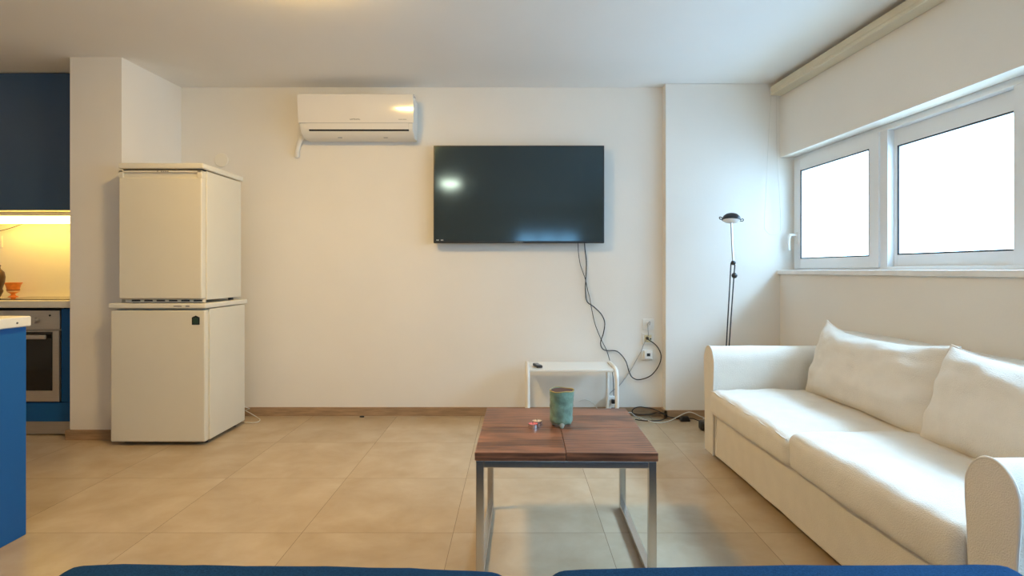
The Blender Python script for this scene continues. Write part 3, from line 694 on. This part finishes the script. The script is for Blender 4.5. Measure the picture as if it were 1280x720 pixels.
# arms
def arm_profile(n=14):
    # y (across, 0 = centre) and z
    pr = []
    for (y, z) in [(-.060, .035), (-.061, .20), (-.063, .33), (-.068, .43), (-.0735, .50)]: pr.append((y, z))
    for i in range(1, n):
        a = PI-PI*i/n; pr.append((.0745*math.cos(a), .53+.098*math.sin(a)))
    for (y, z) in [(.0735, .50), (.068, .43), (.063, .33), (.061, .20), (.060, .035)]: pr.append((y, z))
    return pr
for yc in (-.0735, -L_+.0735):
    pr = arm_profile()
    bm = B(); rows = []
    xs = [0, .002, .006, .014]+[.014+.806*i/18 for i in range(1, 19)]+[.826, .83]
    for i, x in enumerate(xs):
        sh = {0: .965, 1: .985, 2: .996}.get(i, 1.0)
        if i >= len(xs)-2: sh = .97
        row = []
        for (y, z) in pr:
            v = Vector((x, yc+y*sh, .33+(z-.33)*(1-(1-sh)*.35)*(1 if yc > -1 else .93)))
            w = wrinkle(v, .0035, 6)
            row.append(v+Vector((0, w, w*.6 if z > .3 else 0)))
        rows.append(row)
    vv = quad_grid_add(bm, rows, closed_v=True); bm.faces.new(list(reversed(vv[0]))); bm.faces.new(vv[-1])
    am = obj('arm', bm, 'fabric', sf, local=True, angle=50)
    bm = B(); tube(bm, [(.004, yc+y*1.0, .33+(z-.33)*(1 if yc > -1 else .93)) for (y, z) in pr], .0045, 8, 2); obj('piping', bm, 'piping', am, local=True)
# back
def bk_fn(v):
    w = wrinkle(v, .006, 4); return v+Vector((w, 0, w*.8 if v.z > .5 else 0))
bm = B(); rbox(bm, .665, .835, -L_+.10, -.10,   .20, .716, r=.055, k=5, n=(2, 30, 8), fn=bk_fn); obj('backrest', bm, 'fabric', sf, local=True)
# seat cushions
def cushion(y0, y1, sag, seed):
    yc = (y0+y1)/2; hy = (y1-y0)/2
    def fn(v):
        u = (v.y-yc)/hy; f = max(0, min(1, (v.x+.03)/.6))
        top = max(0, (v.z-.27)/.14)
        crown = .020*(1-u**4)*math.sin(PI*min(1, f*1.0+.05))
        v = v.copy(); v.z += top*(crown+sag(u, f))
        bulge = .012*(1-u**2)*(1-abs((v.z-.335)/.09)**2) if v.x < .06 else 0
        v.x -= max(0, bulge)
        w = wrinkle(v, .006, 5, seed)+wrinkle(v, .0025, 16, seed)
        v.z += w*top; v.x += w*.6 if v.x < .06 else 0
        return v
    bm = B(); rbox(bm, -.022, .675, y0, y1, .262, .402, r=.036, k=5, n=(24, 30, 4), fn=fn)
    return obj('seat_cushion', bm, 'fabric', sf, local=True, angle=60)
c_a = cushion(-1.012, -.150, lambda u, f: -.012*(1-f)*(1-u)/2-.03*max(0, -u-.75)*(1-f)*4*.5, 1)
c_b = cushion(-1.870, -1.006, lambda u, f: .010, 5)
# worn piping along the front top edge of the far cushion
bm = B(); pts = []
for i in range(25):
    u = 1-2*i/24; y = -.581+u*.42
    pts.append((-.018+.004*math.sin(i*1.3), y, .392-.016*(1-u)/2+.004*(1-u**4)+.002*math.sin(i*.9)))
tube(bm, pts, .0032, 8, 3); obj('piping', bm, 'piping', c_a, local=True)

# loose back pillows
def pillow(y0, y1, xc, zc, tilt, hh, th, yaw, seed, label, sagc):
    Ln = (y1-y0)/2; yc = (y0+y1)/2
    base = SM @ Vector((xc, yc, zc-hh*math.cos(tilt)))
    t = thing('pillow', label, 'pillow', base, SR+yaw, 'loose back pillows on the white sofa')
    R = Matrix.Rotation(tilt, 4, 'Y')
    N, K = 48, 28
    def sp_(u, v, s):
        ou = Ln*u*(1-.035*(1-v*v)); ov = hh*v*(1-.075*(1-u*u)) - hh*sagc*(1-abs(u)**4)*(.5+.5*v)
        if u < -.7 and v > 0: ov -= .022*((-u-.7)/.3)**2*v
        tt = max(0, (1-abs(u)**3.2))*max(0, (1-abs(v)**2.8)); tt = th*tt**.55
        p = Vector((s*tt, ou, ov))
        w = noise.fractal(Vector((u*2.2+seed, v*2.0, s*3+seed)), .9, 2.1, 4)*.016*min(1, tt/th*1.4)
        edge = max(0, abs(u)-.55)/.45
        w += .006*edge*math.sin(v*11+seed+u*5)*min(1, tt/th*2)
        p.x += s*w; p.z += w*.4
        p = R @ p
        return p+Vector((0, 0, hh*math.cos(tilt)))
    bm = B()
    us = [math.sin(PI/2*(-1+2*i/N)) for i in range(N+1)]; vs = [math.sin(PI/2*(-1+2*j/K)) for j in range(K+1)]
    for s in (-1, 1):
        quad_grid_add(bm, [[sp_(u, v, s) for v in vs] for u in us])
    bmesh.ops.remove_doubles(bm, verts=bm.verts, dist=.0006)
    obj('cover', bm, 'fabric', t, local=True, angle=70)
    edge = [sp_(u, 1, 1) for u in us]+[sp_(1, v, 1) for v in reversed(vs[:-1])]+[sp_(u, -1, 1) for u in reversed(us[:-1])]+[sp_(-1, v, 1) for v in vs[1:-1]]
    ed = [edge[0]]
    for p in edge[1:]:
        if (p-ed[-1]).length > .004: ed.append(p)
    bm = B(); tube(bm, ed, .0042, 8, closed=True); obj('piping', bm, 'piping', t, local=True)
    return t
pillow(-1.105, -.185, .548, .583, .30, .204, .098, 0, 1.7, 'long cream back pillow at the far end of the white sofa', .20)
pillow(-1.93, -1.085, .510, .578, .33, .196, .105, -.02, 8.3, 'long cream back pillow at the near end of the white sofa', .10)

# ------------------------------------------------------------------ floor lamp behind the sofa arm
LY = 3.72
lp = thing('floor_lamp', 'slim black reading lamp standing behind the far sofa arm', 'lamp', (1.325, LY, 0))
LP = lambda px, py: P(px, py, LY)
bX = LP(899.5, 535).x
bm = B(); lathe(bm, [(.0, 0), (.105, 0), (.108, .004), (.106, .014), (.03, .022), (.014, .030), (.012, .05), (0, .052)], (bX+.02, LY, 0), 40); obj('base', bm, 'lampblack', lp)
J = LP(916.6, 328.5); CW = LP(918, 344.4); H = LP(914.4, 281)
b0 = Vector((bX+.014, LY, .045)); b1 = Vector((bX+.026, LY, .045))
bm = B(); tube(bm, [b0, LP(913.8, 328.5)], .0042, 8); obj('rod', bm, 'lampblack', lp)
bm = B(); tube(bm, [b1, LP(917.4, 345), LP(918.6, 331)], .0042, 8); obj('rod', bm, 'lampblack', lp)
bm = B(); bmesh.ops.create_uvsphere(bm, u_segments=20, v_segments=12, radius=.0155, matrix=Matrix.Translation(J)); obj('joint', bm, 'lampblack', lp)
bm = B(); bmesh.ops.create_uvsphere(bm, u_segments=20, v_segments=12, radius=.0185, matrix=Matrix.Translation(CW)); obj('counterweight', bm, 'lampblack', lp)
bm = B(); tube(bm, [J, LP(915.2, 305), H, LP(914.3, 277)], .0068, 10); obj('stem', bm, 'silver', lp)
hd = LP(914.3, 273.2)
HM = Matrix.Translation(hd) @ Matrix.Rotation(math.radians(5), 4, 'Y') @ Matrix.Rotation(math.radians(-8), 4, 'X')
bm = B(); lathe(bm, [(.057, -.012), (.060, -.010), (.058, 0), (.050, .016), (.036, .028), (.018, .034), (0, .036), ], (0, 0, 0), 32, HM); shd = obj('shade', bm, 'lampblack', lp)
bm = B(); lathe(bm, [(.0, -.030), (.02, -.029), (.040, -.024), (.054, -.013), (.055, -.011)], (0, 0, 0), 32, HM); obj('reflector', bm, 'reflector', shd, label='bright white reflector under the shade')
for s in (-1, 1):
    bm = B(); tube(bm, [HM @ Vector(p) for p in ((s*.055, 0, -.006), (s*.070, 0, .004), (s*.078, 0, .000), (s*.074, 0, -.010), (s*.056, 0, -.012))], .0030, 8, 4); obj('shade_lug', bm, 'lampblack', shd)
def fc(l, z=.004):
    out = []
    for x, y in l:
        px, py = 780+x/10.667, 500+y/10.667
        Y = F*(CH-z)/(py-CY); X = (px-CX)/F*Y
        lim = 4.143 if (px-CX)/F*4.14 < 1.02 else 4.053
        out.append(P(px, py, min(Y, lim)))
    return out
cl = fc([(150, 258), (240, 272), (340, 278), (440, 276), (500, 266), (548, 244), (575, 214), (545, 182), (480, 160), (400, 122), (300, 102), (210, 92), (140, 110), (108, 150), (140, 184), (250, 194), (360, 186), (430, 170), (500, 180), (570, 212), (650, 234), (740, 245), (900, 246), (960, 262), (1020, 286), (1075, 300)])
cl += [Vector((1.24, 3.80, .006)), Vector((bX-.05, LY, .006))]
bm = B(); tube(bm, cl, .0034, 8, 5); cd = obj('power_cord', bm, 'blackcord', lp, label='black looped power cord')
a_ = FL(856, 526); bm = B(); rbox(bm, a_.x-.036, a_.x+.036, a_.y-.02, a_.y+.022, .0, .036, r=.010, k=3, fn=lambda v: v if v.z < .02 else Vector((a_.x+(v.x-a_.x)*.72, a_.y+(v.y-a_.y)*.8, v.z))); obj('inline_switch', bm, 'black', cd)
a_ = FL(883.5, 537); bm = B(); rbox(bm, a_.x-.046, a_.x+.03, a_.y-.03, a_.y+.04, 0, .062, r=.016, k=4); obj('transformer', bm, 'black', cd)
wl = fc([(75, 165), (150, 215), (250, 255), (350, 285), (430, 300), (510, 303), (600, 280), (690, 240), (780, 190), (860, 162), (930, 175), (1000, 210), (1075, 240)])
wl = [Vector((wl[0].x-.10, wl[0].y-.0, .004))]+wl+[Vector((1.30, 4.00, .02))]
for p in wl: p.z = max(p.z, .004)
cable('extension_cord', wl, .0034, 'whitecord', 'white cord on the floor between side table and sofa', base=(wl[4].x, wl[4].y, 0))
# dark scrap on the floor
q = FL(452.5, 521.5, .0); bm = B()
prism(bm, [(-.016, -.005), (.0, -.010), (.017, -.006), (.015, .004), (.004, .009), (-.013, .006)], 0, .009, lambda u, v, w: Vector((q.x+u, min(q.y, 4.13)+v, w)), bev=.003)
o = tag(obj('floor_scrap', bm, 'dark'), 'tiny dark scrap on the floor tiles by the back baseboard', 'scrap'); origin_to(o, (q.x, min(q.y, 4.13), 0))

# ------------------------------------------------------------------ blue sofa in the foreground
bs = thing('sofa', 'blue fabric sofa at the bottom edge, only its two seat fronts showing', 'sofa', (.05, .75, 0))
sz = .440
def bc_fn(cx, hx, rot, seed):
    def fn(v):
        u = (v.x-cx)/hx; v = v.copy()
        if v.z > .3: v.z += .008*(1-u**4)-.008
        v.z += wrinkle(v, .003, 6, seed) if v.z > .35 else 0
        v.y += rot*u
        return v
    return fn
bm = B(); rbox(bm, -.955, -.004, .40, 1.222, .265, sz, r=.045, k=5, n=(20, 12, 2), fn=bc_fn(-.49, .49, -.014, 2)); obj('seat_cushion', bm, 'bluefabric', bs)
bm = B(); rbox(bm, .056, 1.055, .40, 1.224, .265, sz, r=.045, k=5, n=(20, 12, 2), fn=bc_fn(.57, .5, .008, 9)); obj('seat_cushion', bm, 'bluefabric', bs)
bm = B(); rbox(bm, -.97, 1.06, .22, 1.18, .06, .262, r=.02, k=3); obj('base', bm, 'bluefabric', bs)
bm = B(); rbox(bm, -.97, 1.06, .20, .41, .06, .74, r=.06, k=5); obj('backrest', bm, 'bluefabric', bs)
for x in (-.9, 1.0):
    for y in (.28, 1.10):
        bm = B(); lathe(bm, [(.018, 0), (.024, .065)], (x, y, 0), 16); obj('foot', bm, 'black', bs)

# ------------------------------------------------------------------ ceiling lamps just outside the frame, the kitchen one added for its glow
def ceiling_lamp(x, y, label, glow='dome'):
    t = thing('ceiling_lamp', label, 'lamp', (x, y, CEIL), 0, 'round ceiling lamps')
    bm = B(); lathe(bm, [(.155, CEIL-.001), (.155, CEIL-.018), (.145, CEIL-.022)], (x, y, 0), 40); obj('rim', bm, 'white', t)
    bm = B(); lathe(bm, [(.143, CEIL-.020), (.140, CEIL-.035), (.115, CEIL-.058), (.07, CEIL-.072), (0, CEIL-.078)], (x, y, 0), 40); obj('diffuser', bm, glow, t)
ceiling_lamp(-1.0, 2.42, 'round warm ceiling lamp above the floor before the television wall')
ceiling_lamp(-.98, -.42, 'round white ceiling lamp further back in the room', 'dome_white')

M['dome_fill'] = mat('amber_fill_dome', (1, .9, .8), .4, emit=(1, .48, .13), estr=14)
ceiling_lamp(-4.3, 2.9, 'unseen round lamp added for amber light over the kitchen', 'dome_fill')  # unseen lamp, added to tint the kitchen ceiling and pillar orange

# ------------------------------------------------------------------ daylight: white horizon, brighter overcast sky overhead
SKY_LOW, SKY_HIGH = 10.0, 59.0
w = bpy.data.worlds.new('sky'); S.world = w; w.use_nodes = True; nt = w.node_tree
bg = nt.nodes['Background']; bg.inputs['Color'].default_value = (.455, .69, .97, 1); bg.inputs['Strength'].default_value = 1.0
tc = nd(nt, 'ShaderNodeTexCoord'); sxyz = nd(nt, 'ShaderNodeSeparateXYZ'); nt.links.new(tc.outputs['Generated'], sxyz.inputs[0])
skr = nd(nt, 'ShaderNodeMapRange', interpolation_type='SMOOTHSTEP'); nt.links.new(sxyz.outputs['Z'], skr.inputs['Value'])
for k, v in (('From Min', .35), ('From Max', .75), ('To Min', SKY_LOW), ('To Max', SKY_HIGH)): skr.inputs[k].default_value = v
nt.links.new(skr.outputs['Result'], bg.inputs['Strength'])
def portal(name, mtx, sx, sy):
    l = bpy.data.lights.new(name, 'AREA'); l.shape = 'RECTANGLE'; l.size = sx; l.size_y = sy
    l.cycles.is_portal = True
    o = bpy.data.objects.new(name, l); COL.objects.link(o); o.matrix_world = mtx
portal('daylight_portal_side', Matrix.Translation(WP(.20, SE/2, (ZB+ZL)/2)) @ Matrix.Rotation(TW, 4, 'Z') @ Matrix.Rotation(PI/2, 4, 'Y') @ Matrix.Identity(4), ZL-ZB, SE)
portal('daylight_portal_rear', Matrix.Translation(((RX0+RX1)/2, RY-.11, (RZ0+RZ1)/2)) @ Matrix.Rotation(PI/2, 4, 'X'), RX1-RX0, RZ1-RZ0)

S.view_settings.view_transform = 'Standard'; S.view_settings.look = 'None'; S.view_settings.gamma = 1; S.view_settings.use_curve_mapping = False
S.view_settings.exposure = 0
S.cycles.use_denoising = True
S.cycles.max_bounces = 10; S.cycles.diffuse_bounces = 6; S.cycles.glossy_bounces = 4; S.cycles.transparent_max_bounces = 12
S.cycles.sample_clamp_indirect = 8
S.cycles.caustics_reflective = False
